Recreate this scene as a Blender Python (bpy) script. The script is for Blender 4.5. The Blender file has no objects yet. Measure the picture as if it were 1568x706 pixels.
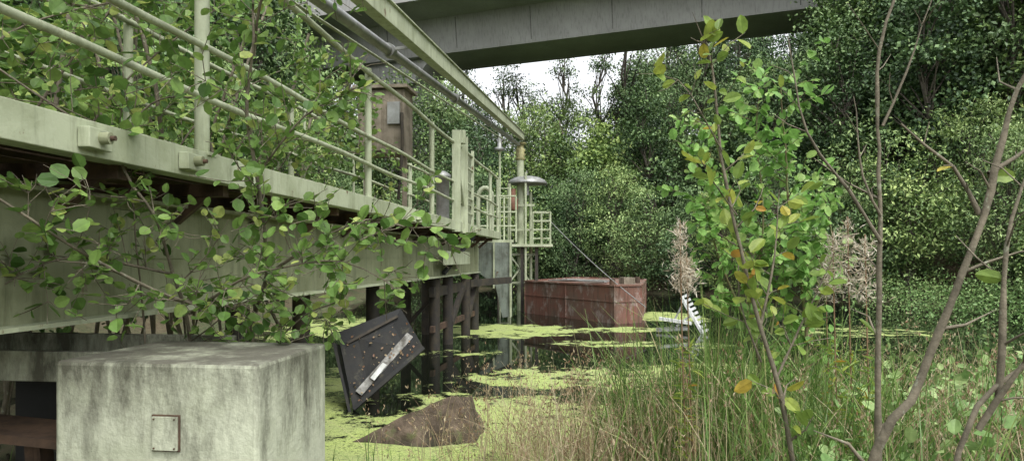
import bpy, math, numpy as np, bmesh
from mathutils import Vector, noise as mn
R=np.random.default_rng(7)
sc=bpy.context.scene
# ---------------------------------------------------------------- mesh builder
class MB:
    def __init__(s): s.v=[];s.f=[];s.n=0;s.mats=[]
    def m(s,mat):
        if mat not in s.mats: s.mats.append(mat)
        return s.mats.index(mat)
    def add(s,V,F,mat,tint=.5,smooth=False):
        V=np.asarray(V,float).reshape(-1,3);F=np.asarray(F,int)
        if F.ndim==1:F=F[None]
        t=np.full(len(F),tint) if np.isscalar(tint) else np.asarray(tint,float)
        s.v.append(V);s.f.append((F+s.n,s.m(mat),t,smooth));s.n+=len(V)
    def mesh(s,name):
        me=bpy.data.meshes.new(name)
        V=np.concatenate(s.v);me.vertices.add(len(V));me.vertices.foreach_set('co',V.ravel())
        L=np.concatenate([f[0].ravel() for f in s.f]);cnt=np.concatenate([np.full(len(f[0]),f[0].shape[1]) for f in s.f])
        me.loops.add(len(L));me.loops.foreach_set('vertex_index',L)
        me.polygons.add(len(cnt));me.polygons.foreach_set('loop_start',np.concatenate([[0],np.cumsum(cnt)[:-1]]))
        me.polygons.foreach_set('material_index',np.concatenate([np.full(len(f[0]),f[1]) for f in s.f]))
        me.polygons.foreach_set('use_smooth',np.concatenate([np.full(len(f[0]),f[3]) for f in s.f]))
        me.update(calc_edges=True)
        a=me.attributes.new('tint','FLOAT','FACE');a.data.foreach_set('value',np.concatenate([f[2] for f in s.f]))
        for m in s.mats: me.materials.append(m)
        return me
def empty(name):
    e=bpy.data.objects.new(name,None);sc.collection.objects.link(e);e.empty_display_size=.2;return e
def obj(name,mb,parent=None,bevel=0):
    me=mb.mesh(name) if isinstance(mb,MB) else mb
    o=bpy.data.objects.new(name,me);sc.collection.objects.link(o)
    if parent:o.parent=parent
    if bevel:
        b=o.modifiers.new('bevel','BEVEL');b.width=bevel;b.segments=2;b.limit_method='ANGLE'
    return o
def nz(a): return a/np.maximum(np.linalg.norm(a,axis=-1,keepdims=True),1e-9)
def prism(mb,P,E,mat,tint=.5):
    P=np.asarray(P,float);E=np.asarray(E,float);k=len(P)
    V=np.concatenate([P,P+E])
    nrm=sum(np.cross(P[i]-P[0],P[(i+1)%k]-P[0]) for i in range(k))
    fl=np.dot(nrm,E)>0
    a=list(range(k));b=[i+k for i in a]
    S=[[i,(i+1)%k,(i+1)%k+k,i+k] for i in a]
    if not fl: S=[q[::-1] for q in S];a,b=a,b[::-1]
    else: a=a[::-1]
    n0=mb.n;mb.add(V,S,mat,tint)
    mb.f.append((np.array([a])+n0,mb.m(mat),np.array([tint]),False));mb.f.append((np.array([b])+n0,mb.m(mat),np.array([tint]),False))
def beam(mb,a,b,w,h,mat,tint=.5,up=(0,0,1)):
    a=np.array(a,float);b=np.array(b,float);d=nz(b-a);s=np.cross(d,up)
    if np.linalg.norm(s)<.05:s=np.cross(d,(0,1,0))
    s=nz(s);u=nz(np.cross(s,d))
    P=[a+s*w/2+u*h/2,a-s*w/2+u*h/2,a-s*w/2-u*h/2,a+s*w/2-u*h/2]
    prism(mb,P,b-a,mat,tint)
def box(mb,c,s,mat,ang=0,tint=.5):
    c=np.array(c,float);ca,sa=math.cos(ang),math.sin(ang);x=np.array([ca,sa,0]);
    beam(mb,c-x*s[0]/2,c+x*s[0]/2,s[1],s[2],mat,tint)
def tube(mb,pts,r,mat,n=6,tint=.5,cap=True):
    P=np.asarray(pts,float);m=len(P);r=np.broadcast_to(np.asarray(r,float),(m,))
    T=np.empty_like(P);T[1:-1]=P[2:]-P[:-2];T[0]=P[1]-P[0];T[-1]=P[-1]-P[-2];T=nz(T)
    ref=np.array([0,0,1.]) if abs(T[0][2])<.9 else np.array([0,1.,0])
    s=nz(np.cross(T[0],ref));V=[]
    an=np.arange(n)/n*2*math.pi
    for i in range(m):
        s=nz(s-T[i]*np.dot(s,T[i]));u=np.cross(T[i],s)
        V.append(P[i]+r[i]*(np.cos(an)[:,None]*s+np.sin(an)[:,None]*u))
    F=[[i*n+j,i*n+(j+1)%n,(i+1)*n+(j+1)%n,(i+1)*n+j] for i in range(m-1) for j in range(n)]
    V=np.concatenate(V);mb.add(V,F,mat,tint,True)
    if cap:
        mb.add(V[:n],[list(range(n))[::-1]],mat,tint);mb.add(V[-n:],[list(range(n))],mat,tint)
def lathe(mb,c,prof,mat,n=20):
    c=np.array(c,float);tube(mb,[c+np.array([0,0,z]) for r,z in prof],[r for r,z in prof],mat,n)
Q4=(np.array([[0,0,0],[.5,.5,.08],[1,0,0],[.5,-.5,.08]]),np.array([[0,1,2,3]]))
L8=(np.array([[0,0,0],[.22,.38,.07],[.58,.46,.08],[.87,.26,.03],[1,0,-.06],[.87,-.26,.03],[.58,-.46,.08],[.22,-.38,.07]]),np.array([[4,3,2,1,0],[0,7,6,5,4]]))
def leaves(mb,P,D,N,S,wid,tpl,mat,tint):
    P=np.asarray(P);n=len(P)
    if n==0:return
    D=nz(D);B=nz(np.cross(N,D));N=np.cross(D,B);S=np.broadcast_to(S,(n,))[:,None,None]
    t,F=tpl;V=P[:,None]+S*(t[None,:,0:1]*D[:,None]+wid*t[None,:,1:2]*B[:,None]+t[None,:,2:3]*N[:,None])
    k=len(t);FF=(F[None]+(np.arange(n)*k)[:,None,None]).reshape(-1,F.shape[1])
    mb.add(V.reshape(-1,3),FF,mat,np.repeat(np.broadcast_to(tint,(n,)),len(F)))
def rnd(n,r=R): return r.normal(size=(n,3))
# ---------------------------------------------------------------- materials
def mk(name):
    m=bpy.data.materials.new(name);m.use_nodes=True;nt=m.node_tree
    return m,nt,nt.nodes['Principled BSDF']
def N_(nt,t,**k):
    n=nt.nodes.new(t)
    for a,b in k.items(): setattr(n,a,b)
    return n
def coord(nt,sc_=(1,1,1)):
    tc=N_(nt,'ShaderNodeTexCoord');mp=N_(nt,'ShaderNodeMapping');mp.inputs['Scale'].default_value=sc_
    nt.links.new(tc.outputs['Object'],mp.inputs[0]);return mp.outputs[0]
def noise(nt,scale,det=5,sc_=(1,1,1),rough=.6):
    n=N_(nt,'ShaderNodeTexNoise');n.inputs['Scale'].default_value=scale;n.inputs['Detail'].default_value=det;n.inputs['Roughness'].default_value=rough
    nt.links.new(coord(nt,sc_),n.inputs['Vector']);return n.outputs['Fac']
def ramp(nt,fac,stops,interp='LINEAR'):
    r=N_(nt,'ShaderNodeValToRGB');r.color_ramp.interpolation=interp;e=r.color_ramp.elements
    while len(e)<len(stops):e.new(.5)
    for i,(p,c) in enumerate(stops):
        e[i].position=p;e[i].color=(*c,1)
    nt.links.new(fac,r.inputs[0]);return r.outputs[0]
def mix(nt,f,a,b,typ='MIX'):
    m=N_(nt,'ShaderNodeMix',data_type='RGBA',blend_type=typ)
    for i,x in ((0,f),(6,a),(7,b)):
        if isinstance(x,(int,float)):m.inputs[i].default_value=x
        elif isinstance(x,tuple):m.inputs[i].default_value=(*x,1)
        else:nt.links.new(x,m.inputs[i])
    return m.outputs[2]
def bump(nt,b,h,st=.3,dist=.02):
    n=N_(nt,'ShaderNodeBump');n.inputs['Strength'].default_value=st;n.inputs['Distance'].default_value=dist
    nt.links.new(h,n.inputs['Height']);nt.links.new(n.outputs[0],b.inputs['Normal'])
g=lambda v:(v,v,v)
def weathered(name,base,dirt,rust=None,rough=.6,scale=3,amt=(.42,.62),streak=.6,rustamt=(.66,.72),metal=0,bs=.25,topdirt=None,sz=.16,grime=None,rsz=.6):
    m,nt,b=mk(name)
    n1=noise(nt,scale,6,(1,1,1),.65);f=ramp(nt,n1,[(amt[0],g(0)),(amt[1],g(1))])
    var=ramp(nt,noise(nt,scale*.35,2),[(.25,tuple(x*.8 for x in base)),(.75,tuple(min(1,x*1.15) for x in base))])
    c=mix(nt,f,var,dirt)
    n2=noise(nt,7,5,(1.6,1.6,sz),.7);f2=ramp(nt,n2,[(.5,g(0)),(.72,g(streak))])
    c=mix(nt,f2,c,tuple(x*.45 for x in dirt))
    if grime: # dark run-off that thins out below a height
        tc=N_(nt,'ShaderNodeTexCoord');sp=N_(nt,'ShaderNodeSeparateXYZ');nt.links.new(tc.outputs['Object'],sp.inputs[0])
        mr=N_(nt,'ShaderNodeMapRange');nt.links.new(sp.outputs[2],mr.inputs[0]);mr.inputs[1].default_value=grime[0];mr.inputs[2].default_value=grime[1]
        n6=noise(nt,5,8,(1,1,.3),.75);md=N_(nt,'ShaderNodeMath',operation='MULTIPLY_ADD');nt.links.new(mr.outputs[0],md.inputs[0]);md.inputs[1].default_value=.25;nt.links.new(n6,md.inputs[2])
        c=mix(nt,ramp(nt,md.outputs[0],[(.58,g(0)),(.82,g(.9))]),c,grime[2])
    if topdirt:
        ge=N_(nt,'ShaderNodeNewGeometry');sp=N_(nt,'ShaderNodeSeparateXYZ');nt.links.new(ge.outputs['Normal'],sp.inputs[0])
        f3=ramp(nt,sp.outputs[2],[(.5,g(0)),(.8,g(1))]);n5=ramp(nt,noise(nt,7,9,(1,1,1),.7),[(.38,g(.15)),(.58,g(.92))])
        c=mix(nt,mix(nt,1.0,f3,n5,'MULTIPLY'),c,topdirt)
    if rust:
        n3=noise(nt,scale*2.2,7,(1,1,rsz),.7);c=mix(nt,ramp(nt,n3,[(rustamt[0],g(0)),(rustamt[1],g(1))]),c,rust)
    nt.links.new(c,b.inputs['Base Color']);b.inputs['Roughness'].default_value=rough;b.inputs['Metallic'].default_value=metal
    b.inputs['Specular IOR Level'].default_value=.3
    if bs>.1:bump(nt,b,noise(nt,35,4),bs,.01)
    return m
def leafmat(name,stops,rnd_=False,tr=.3,rough=.45,spots=True):
    m,nt,b=mk(name);a=N_(nt,'ShaderNodeAttribute');a.attribute_name='tint'
    c=ramp(nt,a.outputs['Fac'],stops)
    if rnd_:
        oi=N_(nt,'ShaderNodeObjectInfo');v=ramp(nt,oi.outputs['Random'],[(0,(.55,.62,.68)),(.2,(.8,.86,.85)),(.45,(1.0,.97,.8)),(.7,(1.15,1.15,1.3)),(1,(1.55,1.4,1.05))])
        c=mix(nt,1.0,c,v,'MULTIPLY')
    elif spots: c=mix(nt,ramp(nt,noise(nt,25,2),[(.35,g(.35)),(.6,g(0))]),c,(.03,.05,.015))
    nt.links.new(c,b.inputs['Base Color']);b.inputs['Roughness'].default_value=rough;b.inputs['Specular IOR Level'].default_value=.35
    if tr>0:
        t=N_(nt,'ShaderNodeBsdfTranslucent');nt.links.new(c,t.inputs[0]);ms=N_(nt,'ShaderNodeMixShader');ms.inputs[0].default_value=tr
        nt.links.new(b.outputs[0],ms.inputs[1]);nt.links.new(t.outputs[0],ms.inputs[2]);nt.links.new(ms.outputs[0],nt.nodes['Material Output'].inputs[0])
    return m
paint=weathered('pale_green_paint',(.41,.45,.31),(.25,.28,.17),(.13,.075,.045),.55,3,(.45,.72),.6,(.63,.68))
paintd=weathered('shaded_green_paint',(.27,.29,.18),(.14,.155,.08),(.10,.065,.035),.65,1.6,(.42,.7),.7,(.62,.70),sz=.2,rsz=.25)  # darker copy of the pale green, girder shade in the colour, plus dirt and rust
boxpaint=weathered('box_paint',(.52,.55,.42),(.37,.40,.28),None,.85,3.2,(.45,.75),.3,bs=.5,topdirt=(.10,.095,.075),sz=.5,grime=(.45,1.06,(.065,.063,.045)))
galv=weathered('galvanised_steel',(.34,.35,.34),(.20,.20,.18),None,.42,6,(.4,.7),.3,metal=.4,bs=.1)
greyw=weathered('weathered_boards',(.25,.215,.165),(.11,.095,.065),None,.85,5,(.4,.7),.85)
concrete=weathered('bridge_concrete',(.40,.40,.385),(.27,.27,.255),None,.85,.35,(.35,.75),.5,bs=.1)
concdark=weathered('slab_concrete',(.145,.11,.08),(.055,.042,.03),(.10,.12,.045),.9,5,(.35,.6),.3,(.55,.7),bs=1,sz=1,grime=(.12,-.02,(.02,.02,.012)))
joint=weathered('joint_concrete',(.17,.17,.16),(.1,.1,.09),None,.9,4)
rustred=weathered('red_oxide_paint',(.20,.09,.065),(.14,.095,.07),(.27,.22,.19),.75,1.6,(.4,.62),.85,(.52,.62))
rustbrown=weathered('rusty_steel',(.11,.07,.045),(.05,.036,.027),None,.85,5)
darkm=weathered('dark_steel',(.026,.027,.027),(.045,.042,.034),(.09,.085,.06),.8,3,(.5,.8),.4,(.57,.7))
darkpost=weathered('tarred_post',(.035,.032,.028),(.06,.05,.035),None,.75,5)
plate=weathered('grey_green_plate',(.19,.22,.19),(.09,.10,.08),(.09,.06,.04),.6,3,(.4,.65),.7,(.6,.68))
white=weathered('white_paint',(.62,.64,.62),(.38,.39,.36),None,.6,5,(.5,.75),.4)
strip=weathered('grey_strip_paint',(.34,.34,.32),(.10,.095,.08),None,.8,9,(.4,.6),.7)
insul=weathered('ochre_insulator',(.36,.34,.16),(.2,.18,.09),None,.4,6)
wood=weathered('old_planks',(.17,.12,.075),(.08,.055,.035),(.06,.08,.03),.85,4,(.35,.65),.6,(.55,.7))
bark=weathered('bark_grey_brown',(.20,.175,.125),(.10,.088,.062),(.25,.26,.19),.85,14,(.35,.65),.3,(.58,.68),bs=.6)
barkd=weathered('bark_dark',(.13,.115,.09),(.06,.052,.04),None,.8,8,bs=.05)
stemg=weathered('green_stem',(.16,.19,.07),(.16,.12,.07),None,.6,14)
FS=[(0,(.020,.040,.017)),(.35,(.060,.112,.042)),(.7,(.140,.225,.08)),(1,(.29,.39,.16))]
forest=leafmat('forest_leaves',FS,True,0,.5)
alder=leafmat('alder_leaves',[(0,(.05,.12,.02)),(.5,(.15,.27,.06)),(.85,(.27,.41,.10)),(1,(.40,.48,.13))],False,.35)
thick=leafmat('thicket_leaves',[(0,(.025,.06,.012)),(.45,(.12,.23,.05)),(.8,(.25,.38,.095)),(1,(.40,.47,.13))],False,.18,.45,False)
sallow=leafmat('sallow_leaves',[(0,(.10,.17,.03)),(.55,(.24,.36,.07)),(.86,(.38,.44,.08)),(.94,(.58,.48,.08)),(1,(.52,.30,.06))],False,.4)
birch=leafmat('birch_leaves',[(0,(.12,.25,.05)),(.6,(.24,.46,.11)),(1,(.42,.60,.19))],False,.4)
bramble=leafmat('bramble_leaves',[(0,(.07,.15,.04)),(.6,(.19,.33,.10)),(1,(.36,.48,.19))],False,.25)
rushm=leafmat('rush_blades',[(0,(.05,.11,.025)),(.6,(.16,.28,.06)),(.85,(.29,.39,.12)),(1,(.44,.38,.2))],False,.25)
drym=leafmat('dry_grass',[(0,(.24,.12,.07)),(.5,(.42,.33,.20)),(1,(.64,.55,.37))],False,.3)
fluff=leafmat('seed_fluff',[(0,(.50,.40,.28)),(1,(.86,.80,.68))],False,.35)
gm,nt,b=mk('earth_and_moss')
c=mix(nt,ramp(nt,noise(nt,.8,7),[(.4,g(0)),(.6,g(1))]),(.04,.06,.018),(.08,.06,.035));c=mix(nt,ramp(nt,noise(nt,14,5),[(.4,g(0)),(.7,g(.7))]),c,(.12,.11,.055))
nt.links.new(c,b.inputs['Base Color']);b.inputs['Roughness'].default_value=.95;bump(nt,b,noise(nt,12,5),.8,.05)
wm,nt,b=mk('pond_water_duckweed')
a=N_(nt,'ShaderNodeAttribute');a.attribute_name='cover'
n1=noise(nt,1.9,10,(1,1,1),.78);ad=N_(nt,'ShaderNodeMath',operation='ADD');nt.links.new(a.outputs['Fac'],ad.inputs[0]);nt.links.new(n1,ad.inputs[1])
msk=ramp(nt,ad.outputs[0],[(.80,g(0)),(.83,g(1))])
vo=N_(nt,'ShaderNodeTexVoronoi');vo.inputs['Scale'].default_value=75;nt.links.new(coord(nt),vo.inputs['Vector'])
dk=mix(nt,ramp(nt,vo.outputs['Distance'],[(.1,g(0)),(.7,g(1))]),(.55,.64,.22),(.24,.31,.09));dk=mix(nt,ramp(nt,noise(nt,2.2,7,(1,1,1),.7),[(.42,g(0)),(.65,g(.75))]),dk,(.32,.36,.16));dk=mix(nt,ramp(nt,noise(nt,22,5,(1,1,1),.7),[(.55,g(0)),(.62,g(.85))]),dk,(.05,.065,.025))
nt.links.new(mix(nt,msk,(.006,.008,.005),dk),b.inputs['Base Color'])
rr=N_(nt,'ShaderNodeMapRange');nt.links.new(msk,rr.inputs[0]);rr.inputs[3].default_value=.03;rr.inputs[4].default_value=.75;nt.links.new(rr.outputs[0],b.inputs['Roughness'])
bh=mix(nt,msk,g(0),vo.outputs['Distance']);bump(nt,b,bh,.6,.012);b.inputs['IOR'].default_value=1.33
# ---------------------------------------------------------------- world, sun, camera
w=bpy.data.worlds.new('World');sc.world=w;w.use_nodes=True;nt=w.node_tree
sky=N_(nt,'ShaderNodeTexSky',sky_type='NISHITA');sky.sun_disc=False;EL,AZ=math.radians(58),math.radians(150)
sky.sun_elevation=EL;sky.sun_rotation=AZ;sky.dust_density=4;sky.air_density=1.2
hs=N_(nt,'ShaderNodeHueSaturation');hs.inputs['Saturation'].default_value=.15;hs.inputs['Value'].default_value=2.4;nt.links.new(sky.outputs[0],hs.inputs['Color'])
bg=nt.nodes['Background'];nt.links.new(hs.outputs[0],bg.inputs[0]);bg.inputs[1].default_value=.15
sl=bpy.data.lights.new('sun','SUN');sl.energy=1.0;sl.angle=math.radians(24);sl.color=(1,.97,.92)
so=bpy.data.objects.new('sun',sl);sc.collection.objects.link(so)
sd=Vector((math.sin(AZ)*math.cos(EL),math.cos(AZ)*math.cos(EL),math.sin(EL)));so.rotation_euler=sd.to_track_quat('Z','Y').to_euler()
cam=bpy.data.cameras.new('camera');co=bpy.data.objects.new('camera',cam);sc.collection.objects.link(co);sc.camera=co
co.location=(0,0,1.5);co.rotation_euler=(math.pi/2,0,0);cam.lens=24.1;cam.sensor_width=36;cam.shift_y=.0268;cam.clip_end=600;cam.clip_start=.05
sc.view_settings.view_transform='Standard';sc.view_settings.look='None';sc.view_settings.exposure=0
# ---------------------------------------------------------------- terrain
ss=lambda s:np.clip(s,0,1)**2*(3-2*np.clip(s,0,1))
def H(x,y):
    x=np.asarray(x,float);y=np.asarray(y,float)
    wob=.35*np.sin(x*1.3+y*.7)+.25*np.sin(x*2.9-y*1.7)
    near=4.2+.5*np.clip(x-.6,0,9);far=33-1.1*np.clip(x-2,0,13)
    d=np.maximum.reduce([near-y,y-far,x-15,-5.2-x])+wob*.6
    h=np.where(d<0,np.maximum(d*.5,-.8),.22*(1-np.exp(-1.5*np.maximum(d,0))))
    e=np.maximum.reduce([y-far-1,x-16,-6.5-x,0*x])
    q=x/np.maximum(y,8)
    cap=4+17*np.maximum(ss((q-.40)/.2),ss((-.13-q)/.2))+ss((y-46)/16)*9*np.maximum(ss((q-.12)/.12),ss((-.10-q)/.1))
    hill=cap*(1-np.exp(-.6*e/cap))
    return h+hill+.06*np.sin(x*3.1)*np.sin(y*2.7)
def grid(x,y,z):
    nx,ny=len(x),len(y);X,Y=np.meshgrid(x,y);V=np.stack([X,Y,z(X,Y)],-1).reshape(-1,3)
    i=np.arange(nx-1)[None]+np.arange(ny-1)[:,None]*nx;F=np.stack([i,i+1,i+1+nx,i+nx],-1).reshape(-1,4);return V,F
ax=np.concatenate([np.linspace(-200,-20,20),np.linspace(-19,22,160),np.linspace(24,200,20)])
ay=np.concatenate([np.linspace(-60,-2,12),np.linspace(-1.5,40,160),np.linspace(42,250,24)])
mb=MB();V,F=grid(ax,ay,H);mb.add(V,F,gm,.5,True);obj('ground',mb)
mb=MB();V,F=grid(np.linspace(-14,20,240),np.linspace(2,40,260),lambda X,Y:X*0);mb.add(V,F,wm,.5,True)
me=mb.mesh('pond_water');cv=np.zeros(len(V))
for (bx,by,rx,ry,am) in [(-.9,6.0,2.3,2.0,.41),(.6,5.6,1.6,1.8,.41),(-2.0,8.5,.6,1.8,.36),(.7,8.6,1.8,1.1,.36),(2.6,9.3,1.2,.7,.36),(-.1,14.2,2.0,1.7,.38),(2.4,14.4,1.5,.7,.36),(4,17.5,1.1,2,.4),(-1.0,10.8,1.2,.5,.30),(1.6,12,1.3,.7,.33),(3.2,11.8,.8,.6,.32),(7,14,2.5,1.5,.3),(-4,15,1.5,3,.36),(6.5,9.2,.8,.4,.28),(-3.2,9,.6,1.5,.32)]:
    q=((V[:,0]-bx)/rx)**2+((V[:,1]-by)/ry)**2;cv=np.maximum(cv,am*np.exp(-q**2*.7))
for dx,dy,sx,sy,am in((-1.25,6.9,.5,.45,.17),(-.9,6.15,.5,.12,.12),(-1.55,5.9,.25,.25,.12)):cv-=am*np.exp(-(((V[:,0]-dx)/sx)**2+((V[:,1]-dy)/sy)**2))
at=me.attributes.new('cover','FLOAT','POINT');at.data.foreach_set('value',cv.astype('f'))
obj('pond_water',me)
# ---------------------------------------------------------------- viaduct
e=np.array([.928,-.372,0]);n=np.array([-.372,-.928,0]);A=np.array([-3.46,43.3,0])
def BP(s,o,z):return A+e*s-n*o+np.array([0,0,z])
br=empty('concrete_viaduct')
mb=MB();s0,s1=-45,23.5
prism(mb,[BP(s0,0,14.5),BP(s0,4,14.5),BP(s0,4.3,16.7),BP(s0,-.3,16.7)],e*(s1-s0),concrete);obj('box_girder',mb,br)
mb=MB();prism(mb,[BP(s0,-.32,16.702),BP(s0,4.32,16.702),BP(s0,7,17.0),BP(s0,7,17.3),BP(s0,-2.9,17.3),BP(s0,-2.9,17.0)],e*(s1-s0),concrete)
for o in(-2.95,6.9):beam(mb,BP(s0,o,17.5),BP(s1,o,17.5),.25,1.3,concrete)
for k in range(-9,5):beam(mb,BP(k*5,-.02,14.7),BP(k*5,-.3,16.6),.05,.02,joint)
obj('deck_slab',mb,br)
mb=MB();c=BP(-4.8,2,0)
prism(mb,[c+e*1.35+n*.9,c-e*1.35+n*.9,c-e*1.35-n*.9,c+e*1.35-n*.9],(0,0,13.6),concrete)
prism(mb,[c-e*1.36+n*1.5+np.array([0,0,13.0]),c+e*1.36+n*1.5+np.array([0,0,13.0]),c+e*2.6+n*1.5+np.array([0,0,14.49]),c-e*2.6+n*1.5+np.array([0,0,14.49])],-n*3,concrete)
c=BP(23.6,2,0);prism(mb,[c+e*.8+n*2.4,c-e*.8+n*2.4,c-e*.8-n*2.4,c+e*.8-n*2.4],(0,0,14.49),concrete)
obj('pier',mb,br)
# ---------------------------------------------------------------- catwalk
def W(t,l,z):return np.array([-l+.119*t,t,z])
cw=empty('steel_catwalk');Zd=2.08
mb=MB();beam(mb,W(.4,2.12,2.0),W(15.6,2.12,2.0),.03,.15,paint);beam(mb,W(.4,2.16,2.062),W(15.6,2.16,2.062),.10,.012,paint);beam(mb,W(.4,2.18,1.935),W(15.6,2.18,1.935),.12,.012,paint)
beam(mb,W(.4,3.5,2.0),W(15.6,3.5,2.0),.04,.15,paint);obj('edge_channel',mb,cw,.004)
mb=MB();beam(mb,W(.4,2.52,1.5),W(14.6,2.52,1.5),.03,.6,paintd);beam(mb,W(.4,2.48,1.2),W(14.6,2.48,1.2),.14,.02,paint);beam(mb,W(.4,2.48,1.805),W(14.6,2.48,1.805),.14,.02,paintd)
beam(mb,W(.4,2.503,1.5),W(14.6,2.503,1.5),.01,.008,paintd)
for t in(6.2,9,11.8,14.4):beam(mb,W(t,2.48,1.215),W(t,2.48,1.79),.09,.012,paintd)
beam(mb,W(.4,3.45,1.5),W(14.6,3.45,1.5),.03,.6,paintd);obj('main_girder',mb,cw)
mb=MB();t=.5
while t<15.5:
    beam(mb,W(t,2.2,1.90),W(t,3.45,1.90),.08,.07,rustbrown);beam(mb,W(t,2.25,1.93),W(t,2.5,1.72),.05,.05,rustbrown);t+=.9
for l in(2.26,2.45,2.64,2.83,3.02,3.21,3.4):beam(mb,W(.4,l,2.03+R.uniform(-.006,.006)),W(15.5,l,2.03),.17,.045,wood)
obj('deck_planks',mb,cw)
mb=MB()
for L,hs_ in((2.14,(.31,.58,1.19)),(3.5,(.35,.62,1.19))):
    for h in hs_:
        pts=[W(t,L,Zd+h+.012*math.sin(t*2+h*9)) for t in np.arange(.3,15.6,.5)];tube(mb,pts,.02 if h<1 else .024,paint,8)
    for t in((3.8,6.6,9.2,12,14.4,15.5) if L<3 else (2.5,5.2,8,10.6,13.2,15.5)):
        r=.04 if t<4 and L<3 else .034
        tube(mb,[W(t,L+.03,Zd-.1),W(t,L+.03,Zd+1.24)],r,paint,10)
        box(mb,W(t,L+.03,Zd-.01),(.14,.14,.02),paint)
for t in(7.6,8.3,10,13): tube(mb,[W(t,3.5,Zd),W(t,3.5,Zd+1.2)],.018,paint,6)
obj('railing',mb,cw)
mb=MB()
for t in(2.87,3.55,8.2,12.2):
    box(mb,W(t,2.085,1.995),(.05,.16,.085),paint,.0);
    tube(mb,[W(t,2.06,2.0),W(t,2.02,2.0)],.026,paintd,10);tube(mb,[W(t,2.02,2.0),W(t,2.0,2.0)],.012,rustbrown,6)
for t in(10.5,11.1):beam(mb,W(t,2.1,1.9),W(t,2.1,3.45),.13,.1,paint)
tube(mb,[W(10.8,2.1,3.3),W(10.8,2.1,3.5)],.09,paint,12);beam(mb,W(10.5,2.1,3.1),W(11.1,2.1,2.3),.04,.04,paint)
for k in range(5):beam(mb,W(11.1,2.1,2.25+k*.25),W(11.9,2.1,2.25+k*.25),.03,.03,paint)
beam(mb,W(11.9,2.1,2),W(11.9,2.1,3.35),.05,.05,paint)
beam(mb,W(11.2,2.45,1.25),W(12.6,2.2,1.9),.06,.06,darkm);beam(mb,W(10.6,2.3,1.5),W(12.6,2.3,1.5),.06,.22,paint)
obj('brackets',mb,cw,.004)
mb=MB()
for t,l in((11.2,2.6),(12.0,2.55),(12.05,3.3),(13.4,2.5),(13.5,3.3),(14.4,2.5),(6.8,2.9),(5.2,2.7),(9,2.9)):
    tube(mb,[W(t,l,-.6),W(t,l,1.19)],.09,darkpost,10)
beam(mb,W(12,2.5,.35),W(13.4,2.5,1.1),.09,.09,darkpost);beam(mb,W(13.4,2.45,.35),W(14.4,2.45,1.1),.09,.09,darkpost);beam(mb,W(12,2.55,1.1),W(12.05,3.3,.3),.06,.06,darkpost);beam(mb,W(11,2.6,.95),W(14.8,2.5,.95),.08,.16,darkpost);beam(mb,W(11,2.6,.35),W(14.6,2.5,.35),.06,.10,rustbrown)
beam(mb,W(13.5,2.45,1.0),W(15.6,1.9,1.0),.08,.14,darkpost)
obj('support_piles',mb,cw)
mb=MB();P=[(-.82,1.86),(-.0,1.86),(-.0,.15),(-.22,.12),(-.38,.85),(-.82,1.2)]
prism(mb,[(x,15.9,z) for x,z in P],(0,.05,0),plate);prism(mb,[(x,15.9,1.86) for x in(-.86,.04)]+[(x,17.3,1.86) for x in(.04,-.86)],(0,0,.06),paint)
beam(mb,(-.80,15.87,1.2),(-.80,15.87,1.86),.05,.05,paint);beam(mb,(-.03,15.87,.15),(-.03,15.87,1.86),.05,.05,paint);beam(mb,(-.42,15.87,.8),(-.42,15.87,1.86),.04,.04,paint)
prism(mb,[(x,16.9,z) for x,z in P],(0,.05,0),plate);beam(mb,(-.02,15.96,1),(-.02,16.9,1),.03,1.7,plate)
obj('end_gusset',mb,cw)
bm=empty('gantry_boom')
def lerp(a,b,k):return np.array(a)*(1-k)+np.array(b)*k
ba,bb=W(5.7,1.84,3.62),W(19.7,2.05,4.97);pa,pb=W(5.5,2.17,3.54),W(19.7,2.14,4.75)
mb=MB();beam(mb,lerp(ba,bb,-.35),bb,.12,.17,paint);beam(mb,lerp(ba,bb,-.35)+[0,0,.092],bb+[0,0,.092],.17,.015,paint);obj('boom_beam',mb,bm,.004)
mb=MB();tube(mb,[lerp(pa,pb,k) for k in(-.35,1)],.052,galv,14)
for k in(-.1,.12,.36,.6,.85):
    tube(mb,[lerp(pa,pb,k),lerp(pa,pb,k+.008)],.075,galv,14);beam(mb,lerp(pa,pb,k),lerp(ba,bb,k),.03,.03,galv)
tube(mb,[lerp(pa,pb,k)+[-.12,0,-.07] for k in(-.3,.2,.6,1)],.014,paint,6)
obj('delivery_pipe',mb,bm)
ms=empty('mast_platform')
mb=MB();x,y=.24,19.7
tube(mb,[(x,y,-.6),(x,y,4.3)],.1,paint,14);tube(mb,[(x-.32,y-.3,-.6),(x-.32,y-.3,3.6)],.05,paint);tube(mb,[(x+.3,y+.1,-.6),(x+.3,y+.1,3.4)],.045,paint)
tube(mb,[(x+.14,y-.5,-.3),(x+.14,y-.5,3.9)],.035,paint)
for z in(.8,1.6,2.3,3):beam(mb,(x-.4,y-.2,z),(x+.4,y-.2,z),.05,.06,paint)
for z0,z1 in((.8,1.6),(1.6,.8)):beam(mb,(x-.32,y-.3,z0),(x+.3,y-.2,z1),.04,.04,paint)
beam(mb,(x-1,y,1.85),(x+.9,y,1.85),1.2,.07,paint)
for dx in(-.6,.05,.45):beam(mb,(x+dx,y-.4,-.5),(x+dx,y-.4,1.8),.09,.09,darkpost)
obj('mast',mb,ms)
mb=MB();lathe(mb,(x,y,4.3),[(.11,0),(.16,.05),(.11,.1),(.16,.17),(.11,.22),(.15,.29),(.1,.34),(.1,.45),(.17,.46),(.17,.5)],insul);obj('insulator_stack',mb,ms)
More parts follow.
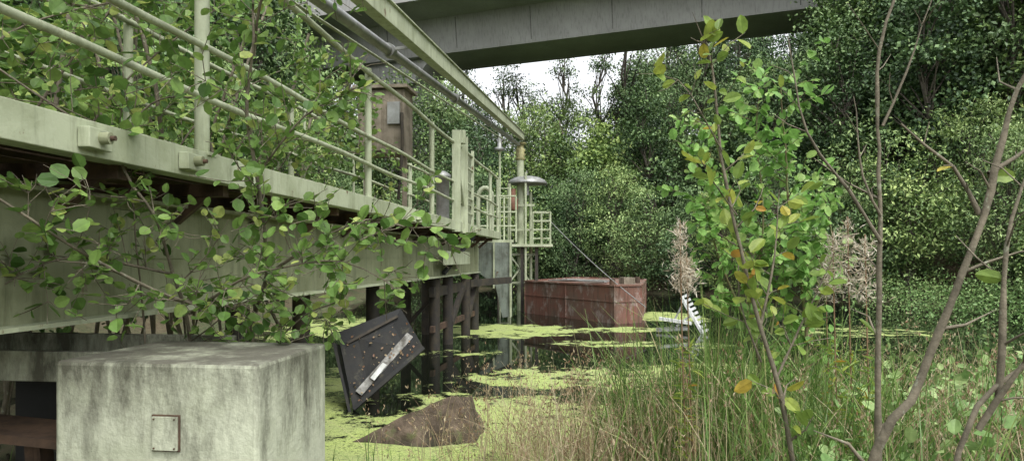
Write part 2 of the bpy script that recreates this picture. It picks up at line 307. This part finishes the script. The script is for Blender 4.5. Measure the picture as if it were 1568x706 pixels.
mb=MB();lathe(mb,(x+.2,y,3.62),[(.56,0),(.57,.03),(.5,.11),(.36,.18),(.18,.22),(.02,.23)],galv,28);tube(mb,[(x+.2,y,3.3),(x+.2,y,3.64)],.06,galv,10);obj('lamp_hood',mb,ms)
mb=MB();lathe(mb,(x-.2,y-.3,2.85),[(.09,0),(.13,.03),(.13,.3),(.07,.4),(.07,.6)],weathered('red_housing',(.28,.13,.09),(.15,.08,.05)));obj('pump_motor',mb,ms)
mb=MB();cx,cy=.84,19.6
for dx in(-.25,0,.25):
    for dy in(-.2,.3):tube(mb,[(cx+dx,cy+dy,1.8),(cx+dx,cy+dy,2.8)],.02,paint)
for z in(1.82,2.05,2.3,2.55,2.8):
    for dy in(-.2,.3):tube(mb,[(cx-.25,cy+dy,z),(cx+.25,cy+dy,z)],.018,paint)
    tube(mb,[(cx+.25,cy-.2,z),(cx+.25,cy+.3,z)],.018,paint)
obj('guard_cage',mb,ms)
mb=MB()
for x0 in(-.31,-.05):tube(mb,[(x0,17.4,-.6),(x0,17.4,4.35 if x0<-.2 else 3.3)],.028,paint,8)
for k in range(15):tube(mb,[(-.31,17.4,-.1+k*.24),(-.05,17.4,-.1+k*.24)],.014,paint)
lathe(mb,(-.31,17.4,4.2),[(.05,0),(.13,.03),(.13,.08),(.06,.12),(.06,.3),(.02,.5)],galv,12);obj('ladder',mb,ms)
mb=MB();tube(mb,[(-.62+.16*math.cos(a_),15.8,2.9+.22*math.sin(a_)) for a_ in np.linspace(0,math.pi,8)]+[(-.78,15.8,2.1)],.05,paint,8)
tube(mb,[(-.46,15.8,2.9),(-.46,15.8,1.95)],.05,paint,8)
for xx in(-1.0,-.62,-.2,.1):tube(mb,[(xx,17.2,1.9),(xx,17.2,3.05)],.025,paint)
for z in(2.3,2.65,3.05):tube(mb,[(-1.0,17.2,z),(.1,17.2,z)],.022,paint)
obj('vent_pipe',mb,ms)
mb=MB();a_,b_=np.array([1.05,19.6,2.6]),np.array([2.85,14.6,.45]);tube(mb,[a_*(1-k)+b_*k-np.array([0,0,.35*k*(1-k)]) for k in np.linspace(0,1,14)],.012,galv,5);obj('mooring_cable',mb)
cb=empty('switch_cabinet')
mb=MB();c=W(9,2.73,3.25)
box(mb,c,(.62,.4,.82),greyw,-.12);
for k in range(4):box(mb,c+[-.225+k*.15,-.205,0],(.13,.02,.76),greyw,-.12)
obj('body',mb,cb,.008)
mb=MB();box(mb,c+[0,0,.44],(.72,.52,.04),greyw,-.12);obj('lid',mb,cb)
mb=MB();
for dx in(-.25,.25):box(mb,c+[dx,0,-.8],(.06,.06,.75),greyw)
tube(mb,[c+[.25,-.25,.1],c+[.27,-.3,-.3],c+[.2,-.2,-1]],.02,darkpost);box(mb,c+[.15,-.23,.1],(.16,.06,.28),galv,-.12);obj('legs',mb,cb)
mb=MB();c=W(12.5,2.75,2.08);lathe(mb,c,[(.12,0),(.12,.85),(.15,.86),(.15,.93),(.05,1.0)],galv);obj('valve_housing',mb)
# ---------------------------------------------------------------- barge
bg_=empty('red_pontoon_barge')
PL=[(.35,18.8),(2.35,15.6),(3.0,15.9),(3.9,20),(2.2,22.3)]
mb=MB();prism(mb,[(x,y,-.3) for x,y in PL],(0,0,1.16),rustred);obj('hull',mb,bg_,.03)
mb=MB();k=len(PL)
for i in range(k):
    a_=np.array(PL[i]);b_=np.array(PL[(i+1)%k]);a3=np.array([*a_,0]);b3=np.array([*b_,0])
    for z,w_,h_ in((.87,.06,.04),(.5,.03,.025)):beam(mb,a3+[0,0,z],b3+[0,0,z],w_,h_,rustred)
    m_=int(np.linalg.norm(b3-a3)/1.3)
    for j in range(m_+1):
        q=a3+(b3-a3)*(j+.01)/(m_+.02);beam(mb,q+[0,0,.02],q+[0,0,.84],.03,.03,rustred)
obj('fender_ribs',mb,bg_)
mb=MB();box(mb,(2.85,17,.94),(.3,.3,.16),greyw,.3);
for k in range(5):beam(mb,(1.0+k*.1,18.4-k*.2,.90+.015*k),(2.3+k*.06,16.9+.2*k,.91),.09,.03,galv)
tube(mb,[(2.4,16.4,.84),(2.4,16.4,1.01)],.07,rustbrown,10);tube(mb,[(3.2,17.5,.84),(3.2,17.5,1.02)],.07,rustbrown,10);obj('deck_fittings',mb,bg_)
# ---------------------------------------------------------------- debris
mb=MB();o=np.array([3.42,13.8,.0]);k_=1.1
def q_(x,y,z):return o+np.array([x,y,z])*k_
beam(mb,q_(.0,0,.64),q_(.36,-.2,-.05),.12,.05,white)
for k in range(9):
    q=q_(.0,0,.64)*(1-k/9)+q_(.36,-.2,-.05)*(k/9);beam(mb,q,q+[.12,-.02,.06],.04,.05,white)
beam(mb,q_(-.42,0,.26),q_(.15,-.1,.18),.14,.06,white);beam(mb,q_(-.45,.1,.04),q_(.1,0,.08),.34,.05,galv);beam(mb,q_(-.2,0,.1),q_(.0,0,.5),.03,.03,galv);beam(mb,q_(-.1,0,.12),q_(.15,0,.3),.04,.04,white)
obj('broken_white_rack',mb)
mb=MB();P=np.array([(-1.83,7.2,.72),(-1.22,7.5,.95),(-.90,7.0,.58),(-1.55,6.7,.02)])
nn=nz(np.cross(P[1]-P[0],P[3]-P[0]));prism(mb,P,nn*.05,darkm)
prism(mb,[P[0]-[.03,.1,.1],P[3]-[.03,.05,.05],P[3]+[-.12,.3,-.15],P[0]+[-.02,.3,-.2]],(.03,0,0),darkm)
fn=-nn if nn[1]>0 else nn
off=fn*.012 if nn[1]>0 else nn*.062
u=lambda s,t:P[0]*(1-s)*(1-t)+P[1]*s*(1-t)+P[2]*s*t+P[3]*(1-s)*t
beam(mb,u(.1,.88)+off,u(.93,.62)+off,.08,.012,strip,up=tuple(fn));beam(mb,u(.1,.2)+off,u(.9,.15)+off,.03,.012,darkpost,up=tuple(fn));beam(mb,u(.3,.85)+off*1.6,u(.5,.78)+off*1.6,.05,.01,white,up=tuple(fn))
beam(mb,P[3]+off,P[2]+off,.04,.03,darkm,up=tuple(fn))
K=70;rr2=np.random.default_rng(3);PP=np.array([u(a,b_) for a,b_ in zip(rr2.random(K),rr2.random(K)**.5)])+off*1.05
leaves(mb,PP,rnd(K,rr2),np.tile(fn,(K,1))+rnd(K,rr2)*.15,.035*rr2.uniform(.4,1.2,K),.7,L8,drym,rr2.random(K)*.5);obj('sunken_steel_panel',mb)
bmh=bmesh.new()
for p in [(-1.30,5.62,.0),(-1.2,5.9,-.1),(-.75,5.40,-.08),(-.27,5.55,-.1),(-.22,6.1,-.1),(-1.0,6.2,-.1),(-.47,5.66,.37),(-.36,5.76,.35),(-.36,6.0,.30)]:bmh.verts.new(p)
bmesh.ops.convex_hull(bmh,input=bmh.verts[:]);bmesh.ops.triangulate(bmh,faces=bmh.faces[:])
bmesh.ops.subdivide_edges(bmh,edges=bmh.edges[:],cuts=9,use_grid_fill=True)
for v_ in bmh.verts:
    v_.co+=Vector(mn.noise_vector(v_.co*3))*.03+Vector(mn.noise_vector(v_.co*11))*.022+Vector(mn.noise_vector(v_.co*32))*.012
me=bpy.data.meshes.new('broken_concrete_slab');bmh.to_mesh(me);me.materials.append(concdark);obj('broken_concrete_slab',me)
# ---------------------------------------------------------------- green box in front
fr=np.array([-1.037,2.8,0]);dd=nz(np.array([.119,1,0]));ll=nz(np.array([-1,.119,0]))
bx=empty('green_concrete_box')
mb=MB();P=[fr,fr+dd*.72,fr+dd*.72+ll*.91,fr+ll*.91];prism(mb,P,(0,0,1.065),boxpaint);o=obj('body',mb,bx,.018)
mb=MB();c=fr+ll*.40-dd*.008+np.array([0,0,.775]);beam(mb,c-ll*.056,c+ll*.056,.02,.14,boxpaint)
beam(mb,c-ll*.062+dd*.004,c+ll*.062+dd*.004,.01,.152,rustbrown)  # slightly larger dark rim, painted shadow around the plate
for sx in(-.045,.045):
    for sz in(-.06,.06):
        q=c+ll*sx+np.array([0,0,sz])-dd*.010;tube(mb,[q,q-dd*.004],.004,rustbrown,6)
obj('access_plate',mb,bx,.003)
mb=MB()
beam(mb,fr+ll*.55+dd*.82+[0,0,1.0],fr+ll*2.1+dd*.82+[0,0,1.0],.04,.17,boxpaint);beam(mb,fr+ll*.96+dd*.42+[0,0,.97],fr+ll*2.1+dd*.42+[0,0,.97],.04,.15,boxpaint);beam(mb,fr+ll*.96+dd*.62+[0,0,.93],fr+ll*2.1+dd*.62+[0,0,.93],.35,.02,boxpaint)
beam(mb,fr+ll*.99+dd*.4+[0,0,.1],fr+ll*.99+dd*.4+[0,0,.89],.06,.06,darkm);obj('cable_trough',mb,None,.006)
mb=MB();beam(mb,fr+ll*.98+dd*.3+[0,0,.66],fr+ll*1.6+dd*.3+[0,0,.70],.3,.04,rustbrown);beam(mb,fr+ll*.95+dd*.9+[0,0,.45],fr+ll*1.9+dd*.9+[0,0,.45],.05,.9,darkm);beam(mb,fr+ll*1.2+dd*.3+[0,0,.0],fr+ll*1.25+dd*.3+[0,0,.64],.08,.08,rustbrown);obj('rusty_bracket_and_shade_sheet',mb)  # rusty bracket parts; upright dark sheet is added as shade for the trough gap
# ---------------------------------------------------------------- vegetation generators
def resample(path,step=.08):
    P=np.asarray(path,float);m=len(P);out=[]
    for i in range(m-1):
        p0,p1,p2,p3=P[max(i-1,0)],P[i],P[i+1],P[min(i+2,m-1)];k=max(1,int(np.linalg.norm(p2-p1)/step))
        for t in np.arange(k)/k:out.append(.5*((2*p1)+(-p0+p2)*t+(2*p0-5*p1+4*p2-p3)*t*t+(-p0+3*p1-3*p2+p3)*t**3))
    out.append(P[-1]);return np.array(out)
def leafrow(mb,Q,lp,r,s0=.15):
    seg=np.linalg.norm(np.diff(Q,axis=0),axis=1);cum=np.concatenate([[0],np.cumsum(seg)]);T=cum[-1]
    s=np.arange(T*s0,T+1e-6,lp['sp']);s=s[r.random(len(s))<lp.get('keep',1)]
    if len(s)==0:return
    P=np.stack([np.interp(s,cum,Q[:,k]) for k in range(3)],1);tg=nz(Q[-1]-Q[0]);n=len(P)
    D=tg*.6+nz(rnd(n,r))*.9+np.array([0,0,lp.get('dz',0)]);Nn=np.array([0,-.25,1])+rnd(n,r)*lp.get('nr',.45)
    leaves(mb,P,D,Nn,lp['s']*r.uniform(.5,1.2,n),lp['w'],lp['tpl'],lp['mat'],np.clip(lp['t0']+r.normal(size=n)*lp['tv'],0,1))
def grow(mb,path,r0,r1,nb,bl,depth,lp,r,bm_,up=.2,s0=.2,fwd=.55,leafy=True):
    Q=resample(path);m=len(Q)
    Q=Q+np.cumsum(r.normal(size=Q.shape)*.004,axis=0)*np.linspace(0,1,m)[:,None]
    tube(mb,Q,np.linspace(r0,r1,m)*(1+.08*r.normal(size=m)),bm_,6 if r0>.008 else 4,cap=False)
    if depth==0:
        if leafy:leafrow(mb,Q,lp,r)
        return
    for i in range(nb):
        s=s0+(1-s0)*(i+r.random())/nb;j=min(int(s*(m-1)),m-2);p=Q[j];t=nz(Q[j+1]-Q[j])
        pr=r.normal(size=3);pr=nz(pr-t*np.dot(pr,t));d=nz(t*fwd+pr+np.array([0,0,up]));L=bl*r.uniform(.45,1.25)*(1-.35*s)
        c1=p+d*L*.5+r.normal(size=3)*.04*L;c2=p+d*L+np.array([0,0,up*.3*L-.06*L])+r.normal(size=3)*.1*L
        rr_=(r0+(r1-r0)*s)*.5
        grow(mb,[p,c1,c2],max(rr_,.0022),.0015,max(2,nb//2),bl*.55,depth-1,lp,r,bm_,up,.2,fwd)
    if leafy:leafrow(mb,Q,{**lp,'keep':.35*lp.get('keep',1)},r,.5)
def clump(mb,C,rad,n,size,w,tpl,mat,t0,tv,r,flat=.6,ct=None):
    C=np.asarray(C);k=len(C)
    ct=(t0 if ct is None else ct)+r.normal(size=k)*tv
    P=np.repeat(C,n,0)+rnd(k*n,r)*np.array([1,1,flat])*(np.repeat(np.broadcast_to(rad,(k,)),n)[:,None]*.5)
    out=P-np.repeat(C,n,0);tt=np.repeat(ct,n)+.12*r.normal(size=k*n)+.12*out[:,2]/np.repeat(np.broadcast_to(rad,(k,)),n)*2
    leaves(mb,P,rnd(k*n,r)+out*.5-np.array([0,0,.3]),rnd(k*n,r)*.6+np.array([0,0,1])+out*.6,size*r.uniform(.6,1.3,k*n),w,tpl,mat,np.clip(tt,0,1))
def tree(name,seed,h,cr,z0,nc,nl,ls,w=.7,shape=1.0,t0=.45,cs=.27):
    r=np.random.default_rng(seed);mb=MB()
    tr=[np.array([0,0,-.5])]
    for k in range(1,8):tr.append(np.array([r.normal()*.12*k**.5,r.normal()*.12*k**.5,h*.92*k/7]))
    tr=resample(tr,.6);tube(mb,tr,np.linspace(h*.014,.02,len(tr)),barkd,8)
    C=[];T=[]
    ph=r.uniform(0,6,4)
    while len(C)<nc:
        v=r.normal(size=3);rad=r.uniform(.2,1)**.5;v=v/np.linalg.norm(v)*rad
        z=z0+(h-z0)*(v[2]+1)/2;k=(z-z0)/(h-z0);az=math.atan2(v[1],v[0])
        ww=cr*(1-.35*k*shape)*(.8+.28*math.sin(ph[0]+3*az+k*3)+.15*math.sin(ph[1]+5*az-k*7))
        C.append([v[0]*ww,v[1]*ww,z+r.normal()*.3]);T.append(t0-.28+.42*rad*rad+.22*(k-.4))  # crown shading put into the tint: inner clumps darker, outer and upper lighter
    C=np.array(C)
    for c in C[::2]:
        j=np.clip(int((c[2]*.7)/(h*.92)*len(tr)),0,len(tr)-1);p=tr[j];tube(mb,[p,(p+c)/2+[0,0,.15],c],[h*.004,h*.0028,.008],barkd,4,cap=False)
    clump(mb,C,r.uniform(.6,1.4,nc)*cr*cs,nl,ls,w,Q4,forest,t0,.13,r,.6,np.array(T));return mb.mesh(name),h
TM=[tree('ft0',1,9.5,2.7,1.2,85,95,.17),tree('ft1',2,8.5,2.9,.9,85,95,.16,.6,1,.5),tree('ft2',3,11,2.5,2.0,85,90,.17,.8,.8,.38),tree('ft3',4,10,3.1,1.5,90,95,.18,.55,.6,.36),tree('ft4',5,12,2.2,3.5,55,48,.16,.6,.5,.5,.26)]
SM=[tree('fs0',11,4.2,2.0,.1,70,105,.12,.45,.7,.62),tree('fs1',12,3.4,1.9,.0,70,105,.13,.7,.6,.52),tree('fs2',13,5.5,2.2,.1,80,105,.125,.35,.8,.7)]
fo=empty('forest_trees');cnt=0
def put(mh,x,y,s,r,par=fo,lim=True):
    global cnt
    me,h=mh;z=float(H(x,y))-.15;q=x/y
    if lim and y<44 and -.12<q<.42: # trees under and before the viaduct are younger, lower
        vl=107-.115*(784+1050*q-690);top=1.5+y*(395-vl-r.uniform(8,60))/1050;s=min(s,max((top-z)/h,.25))
    o=bpy.data.objects.new('tree_%d'%cnt,me);cnt+=1;sc.collection.objects.link(o);o.parent=par
    o.location=(x,y,z);k=max(s,.6);o.scale=(k*r.uniform(.85,1.15),k*r.uniform(.85,1.15),s);o.rotation_euler=(r.normal()*.05,r.normal()*.05,r.uniform(0,6.28))
r=np.random.default_rng(5);pl=[]
def lake(x,y):
    near=4.2+.5*min(max(x-.6,0),9);far=33-1.1*min(max(x-2,0),13);return near-y,max(y-far,x-15,-5.2-x)
tries=0
while tries<7000:
    tries+=1;x=r.uniform(-38,46);y=r.uniform(7,70);nd,e_=lake(x,y)
    if e_<1.5 or abs(x)/y>1.0:continue
    if -12<x<-5 and y<13:continue
    ms_=2.4 if y<42 else 3.4
    if any((x-a)**2+(y-b)**2<ms_*ms_ for a,b in pl):continue
    q=np.array([x,y,0])-A;o_=-(q@n);s_=q@e
    big=not(-5<o_<9 and -40<s_<22)
    gap=-.10<x/y<.16
    if gap and y>56:continue
    pl.append((x,y));sc_=r.uniform(.75,1.25)
    if e_<3.5:put(SM[r.integers(3)],x,y,sc_*1.1,r)
    elif not big:put(SM[r.integers(3)],x,y,sc_*1.5,r)
    else:
        if gap and y>44: put(TM[4] if r.random()<.7 else TM[r.integers(4)],x,y,sc_*.85,r)
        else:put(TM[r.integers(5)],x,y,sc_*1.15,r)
for x,y,s in((17,30,1.2),(19,28,1.3),(16.8,27,1.1),(21,31,1.3),(14.5,24,.9),(18,24.5,1.2)):put(TM[r.integers(4)],x,y,s,r)
for x,y,s in((-3.5,52,1.1),(-1.0,55,1.1),(1.2,50,1.0),(3.4,53,1.2),(6.0,54,1.3),(7.8,52,1.35),(-5.2,54,1.3)):put(TM[4],x,y,s,r)
for x in np.arange(-4,15,1.4):put(SM[r.integers(3)],x,33.6-1.1*min(max(x-2,0),13),r.uniform(.8,1.3),r)
for y in np.arange(9,20,1.5):put(SM[r.integers(3)],15+r.uniform(-.5,.5),y,r.uniform(.7,1.1),r)
# ---------------------------------------------------------------- bush behind the walkway
r=np.random.default_rng(21);mb=MB();C=[]
while len(C)<560:
    t=r.uniform(2.2,9.5);l=r.uniform(3.65,7);z=r.uniform(1.2,6.2)
    if z>2.4+ (l-3.4)*2.6+.8*math.sin(t*2.1) :continue
    if t>7.2 and z>4.2-.5*(t-7.2):continue
    C.append(W(t,l,z))
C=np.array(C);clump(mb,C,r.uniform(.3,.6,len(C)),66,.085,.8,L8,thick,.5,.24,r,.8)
for i in range(34):
    t=r.uniform(2.5,9);l=r.uniform(3.6,5.2);b0=W(t,l,.2);b1=b0+[r.normal()*.5,r.normal()*.4,r.uniform(3,4.6)]
    tube(mb,resample([b0,(b0+b1)/2+r.normal(size=3)*.2,b1],.3),r.uniform(.01,.025),bark,5,cap=False)
obj('alder_thicket',mb)
ALD=dict(sp=.05,s=.064,w=.92,tpl=L8,mat=alder,t0=.57,tv=.27,nr=.5)
def stems(name,defs,lp,seed,bm_):
    r=np.random.default_rng(seed);mb=MB()
    for (path,r0,nb,bl,dp) in defs:grow(mb,path,r0,r0*.3,nb,bl,dp,lp,r,bm_)
    obj(name,mb)
stems('alder_sapling_through_railing',[([W(t,3.7,1.8),W(t+.2,3.3,2.7),W(t+.5,2.5,h)],.012,10,.65,2) for t,h in((3.6,3.1),(4.6,3.5),(5.6,3.3),(6.4,3.4),(5.0,2.6),(7.4,3.2),(4.1,4.0),(3.0,2.8),(6.9,2.6),(8,2.8))],{**ALD,'s':.075},31,bark)
stems('alder_shrub',[
 ([(-1.77,3.76,.3),(-1.74,3.7,1.05),(-1.74,3.5,1.42),(-1.73,3.3,1.70),(-1.78,3.2,1.82),(-1.9,3.15,2.15)],.016,12,.5,2),
 ([(-1.5,4,.2),(-1.52,4,1.06),(-1.32,3.7,1.41),(-1.28,3.5,1.75),(-1.31,3.4,2.2),(-1.25,3.3,2.55),(-1.27,3.3,2.8)],.018,14,.5,2),
 ([(-1.93,2.4,1.82),(-1.8,2.6,1.65),(-1.75,2.9,1.49),(-1.63,3.4,1.29),(-1.5,3.9,1.22)][::-1],.012,11,.4,2),
 ([(-1.93,3.6,.4),(-1.93,3.6,1.05),(-1.87,3.4,1.55),(-1.85,3.3,1.99),(-1.76,3.2,2.4)],.008,4,.3,1),
 ([(-1.32,3.7,1.41),(-1.01,3.5,1.58),(-.70,3.3,1.70),(-.46,3.25,1.66),(-.28,3.2,1.67)],.009,12,.37,2),
 ([(-1.74,3.7,1.2),(-1.34,3.4,1.39),(-1.08,3.3,1.46),(-.8,3.25,1.48),(-.53,3.3,1.36)],.009,13,.37,2),
 ([(-1.28,3.5,1.95),(-1.03,3.4,2.2),(-.72,3.3,2.33)],.008,9,.4,2),
 ([(-1.85,3.3,1.99),(-2.2,3.0,2.3),(-2.5,3.0,2.5)],.008,6,.35,1),
 ([(-1.6,3.8,.6),(-1.35,3.8,1.0),(-1.15,3.8,1.2),(-.9,3.7,1.3)],.008,8,.35,2),
 ([(-1.74,3.5,1.42),(-2.0,3.1,1.5),(-2.2,2.9,1.35)],.008,10,.37,2),
 ([(-1.28,3.4,2.5),(-1.15,3.2,2.75),(-.9,3.1,2.76),(-.55,3.0,2.68)],.007,9,.32,2)],{**ALD,'keep':.9},33,bark)
# ---------------------------------------------------------------- right-hand saplings
SAL=dict(sp=.045,s=.085,w=.66,tpl=L8,mat=sallow,t0=.6,tv=.2,nr=.8,keep=.85)
stems('sallow_sapling',[
 ([(1.42,3.3,.1),(1.31,3.2,.55),(1.24,3.2,.91),(1.16,3.2,1.18),(1.05,3.2,1.64),(.98,3.2,2.0),(.95,3.2,2.31),(.90,3.2,2.56)],.016,14,.3,1),
 ([(1.16,3.2,1.18),(1.25,3.25,1.5),(1.3,3.3,1.8)],.008,8,.28,1),
 ([(1.24,3.2,.95),(1.4,3.25,1.25),(1.5,3.2,1.5)],.008,8,.28,1),
 ([(1.2,3.3,1.0),(1.1,3.3,1.3),(1.15,3.4,1.6)],.006,7,.25,1),
 ([(.98,3.2,2.0),(.86,3.1,2.15),(.76,3.1,2.3),(.58,3.1,2.33)],.005,8,.16,1),
 ([(1.05,3.2,1.7),(.9,3.1,1.85),(.8,3.0,1.95)],.005,7,.15,1),
 ([(.90,3.2,2.5),(.82,3.15,2.62)],.004,5,.16,1)],SAL,41,bark)
BI=dict(sp=.025,s=.072,w=.82,tpl=L8,mat=birch,t0=.62,tv=.25,nr=.7,dz=-.5)
stems('birch_sapling',[
 ([(1.9,4.5,.1),(1.93,4.5,1.05),(1.80,4.5,1.9),(1.74,4.5,2.63)],.016,32,.5,1),
 ([(1.75,4.6,.2),(1.6,4.6,1.2),(1.45,4.5,1.9),(1.35,4.4,2.3)],.014,34,.5,1),
 ([(1.93,4.5,1.05),(2.05,4.4,1.5),(2.0,4.4,1.95)],.01,18,.45,1),
 ([(1.6,4.6,1.0),(1.35,4.5,1.5),(1.25,4.5,1.9)],.01,20,.4,1),
 ([(1.6,4.6,1.2),(1.65,4.5,1.7),(1.6,4.5,2.3),(1.62,4.5,2.6)],.01,22,.4,1),
 ([(1.7,4.5,1.0),(1.75,4.5,1.4),(1.7,4.4,1.7)],.01,16,.45,1)],BI,43,stemg)
BARE={**SAL,'keep':.05,'sp':.1}
stems('bare_shrub',[
 ([(1.39,2.6,.15),(1.39,2.6,.75),(1.394,2.6,1.09),(1.40,2.6,1.44),(1.406,2.6,1.98),(1.43,2.6,2.28),(1.49,2.6,2.48),(1.56,2.6,2.7)],.017,6,.35,1),
 ([(1.40,2.6,1.56),(1.28,2.6,1.76),(1.13,2.6,1.98),(1.07,2.6,2.35)],.008,4,.2,1),
 ([(1.40,2.6,1.66),(1.33,2.6,1.81),(1.29,2.6,2.13)],.006,3,.15,1),
 ([(1.406,2.6,2.0),(1.5,2.6,2.2),(1.62,2.6,2.5)],.006,3,.2,1)],BARE,44,bark)
stems('bare_shrub',[
 ([(1.13,2.25,.2),(1.165,2.2,.88),(1.28,2.2,1.05),(1.37,2.2,1.28),(1.50,2.2,1.64),(1.54,2.2,1.80),(1.60,2.2,2.06),(1.64,2.2,2.14),(1.71,2.2,2.4)],.021,5,.35,1),
 ([(1.5,2.2,1.64),(1.42,2.2,1.80),(1.33,2.2,1.88),(1.26,2.2,1.95)],.009,3,.12,1),
 ([(1.53,2.2,1.77),(1.7,2.2,1.87)],.009,2,.12,1),
 ([(1.25,2,.2),(1.31,2,.92),(1.42,2,1.11),(1.52,2,1.18)],.022,2,.2,1),
 ([(1.42,2,1.09),(1.44,2,1.34),(1.47,2,1.62),(1.54,2,1.8)],.012,4,.25,1),
 ([(1.36,2,1.0),(1.45,1.95,1.2),(1.56,1.9,1.4)],.010,3,.2,1)],BARE,45,bark)
# ---------------------------------------------------------------- grasses
def blades(mb,P,L,wd,lean,mat,tint,r,seg=5):
    n=len(P);a=r.uniform(0,6.283,n);ld=np.stack([np.cos(a),np.sin(a),0*a],1)*(np.abs(r.normal(size=n))*lean)[:,None]
    fa=r.uniform(0,6.283,n);sd_=np.stack([np.cos(fa),np.sin(fa),0*fa],1)
    s=np.linspace(0,1,seg+1);V=[]
    for k in s:
        c=P+np.array([0,0,1])*(L*k*(1-.25*k*k*np.linalg.norm(ld,axis=1)))[:,None]+ld*(L*k**1.9)[:,None];wv=wd*(1-k)**.6+.0006
        V.append(c-sd_*wv);V.append(c+sd_*wv)
    V=np.stack(V,1);k=2*(seg+1);F=np.array([[2*i,2*i+1,2*i+3,2*i+2] for i in range(seg)])
    FF=(F[None]+(np.arange(n)*k)[:,None,None]).reshape(-1,4);mb.add(V.reshape(-1,3),FF,mat,np.repeat(tint,seg));return V[:,-1]
def gp(n,cx,cy,sx,sy,r):
    x=cx+r.normal(size=n)*sx;y=cy+r.normal(size=n)*sy;y=np.maximum(y,2.0);return np.stack([x,y,np.maximum(H(x,y),-.05)-.02],1)
r=np.random.default_rng(51)
mb=MB()
for cx,cy,sx,sy,n_,L in((1.35,4.6,.3,.35,800,1.2),(1.9,4.9,.3,.4,500,1.1),(.95,4.9,.2,.3,350,1.0),(1.6,3.6,.4,.4,600,.85),(2.4,4.5,.4,.5,400,.85)):
    P=gp(n_,cx,cy,sx,sy,r);blades(mb,P,L*r.uniform(.5,1.15,n_),.004,.45,rushm,np.clip(r.normal(.52,.25,n_),0,1),r)
obj('rush_clump',mb)
mb=MB()
for cx,cy,sx,sy,n_,L in((.35,4.9,.35,.4,360,.75),(.75,4.4,.35,.4,450,.8),(0,4.7,.4,.3,150,.55),(1.4,3.9,.8,.5,350,.8),(3.2,5.2,.8,.6,500,.85),(2.2,3.4,.5,.5,350,.7)):
    P=gp(n_,cx,cy,sx,sy,r);T=blades(mb,P,L*r.uniform(.4,1.15,n_),.0024,.6,drym,np.clip(r.normal(.6,.25,n_),0,1),r)
    T=T[::3];K=16;PP=np.repeat(T,K,0)+rnd(len(T)*K,r)*[.015,.015,.055];leaves(mb,PP,rnd(len(PP),r)*.5+[0,0,1],rnd(len(PP),r),.024*r.uniform(.5,1.3,len(PP)),.35,Q4,drym,np.clip(r.normal(.45,.25,len(PP)),0,1))
obj('dry_grass',mb)
mb=MB()
n_=6000;x=r.uniform(-3,6,n_);y=r.uniform(1.2,8.5,n_);h=H(x,y);k=(h>-.02);P=np.stack([x,y,h],1)[k];blades(mb,P,r.uniform(.12,.45,len(P)),.0035,.8,rushm,np.clip(r.normal(.5,.3,len(P)),0,1),r,4);obj('bank_grass',mb)
mb=MB();C=[]
while len(C)<240:
    x=r.uniform(1.2,6.0);y=r.uniform(2.3,6.6);h=float(H(x,y))
    if h<.08 or x/y<.45: continue
    C.append([x,y,h+r.uniform(.05,.45)])
clump(mb,C,.4,28,.065,.8,L8,bramble,.58,.22,r,.7);obj('bramble_patch',mb)
mb=MB();C=[]
while len(C)<330:
    x=r.uniform(4.2,15.5);y=r.uniform(6.5,21)
    h=float(H(x,y))
    if x/y<.5 or (h<.05 and not(14<y and x>9.5) and r.random()<.97): continue
    C.append([x,y,max(h,0)+r.uniform(.0,.8 if y>9 else .4)])
clump(mb,C,.65,50,.075,.55,Q4,bramble,.55,.25,r,.7)
P=gp(500,5.2,6.9,1.2,.4,r);blades(mb,P,r.uniform(.4,.8,500),.005,.4,rushm,np.clip(r.normal(.65,.25,500),0,1),r);obj('shore_herbs',mb)
mb=MB()
for x,y,z0,z1 in((.93,3.8,1.32,1.68),(.98,3.85,1.3,1.5),(1.86,3.8,1.30,1.70),(1.93,3.75,1.25,1.6),(1.80,3.85,1.3,1.62),(2.1,4.6,1.2,1.5)):
    tube(mb,resample([(x+.05,y,.1),(x+.02,y,.8),(x,y,z1+.03)],.15),.004,drym,5,.2,cap=False)
    K=460;zz=r.uniform(z0,z1,K);P=np.stack([x+r.normal(size=K)*.028*(1.4-(zz-z0)/(z1-z0)),y+r.normal(size=K)*.03,zz],1)
    leaves(mb,P,rnd(K,r)+[0,0,.6],rnd(K,r),r.uniform(.02,.06,K),.11,Q4,fluff,r.random(K))
    K=45;P=np.stack([x+.02+r.normal(size=K)*.02,y+r.normal(size=K)*.02,r.uniform(.4,1.0,K)],1);leaves(mb,P,rnd(K,r)*[1,1,.3],np.array([0,0,1])+rnd(K,r)*.4,.09*r.uniform(.5,1,K),.2,L8,sallow,np.clip(r.normal(.7,.15,K),0,1))
obj('willowherb_seedheads',mb)
print('instances',cnt)
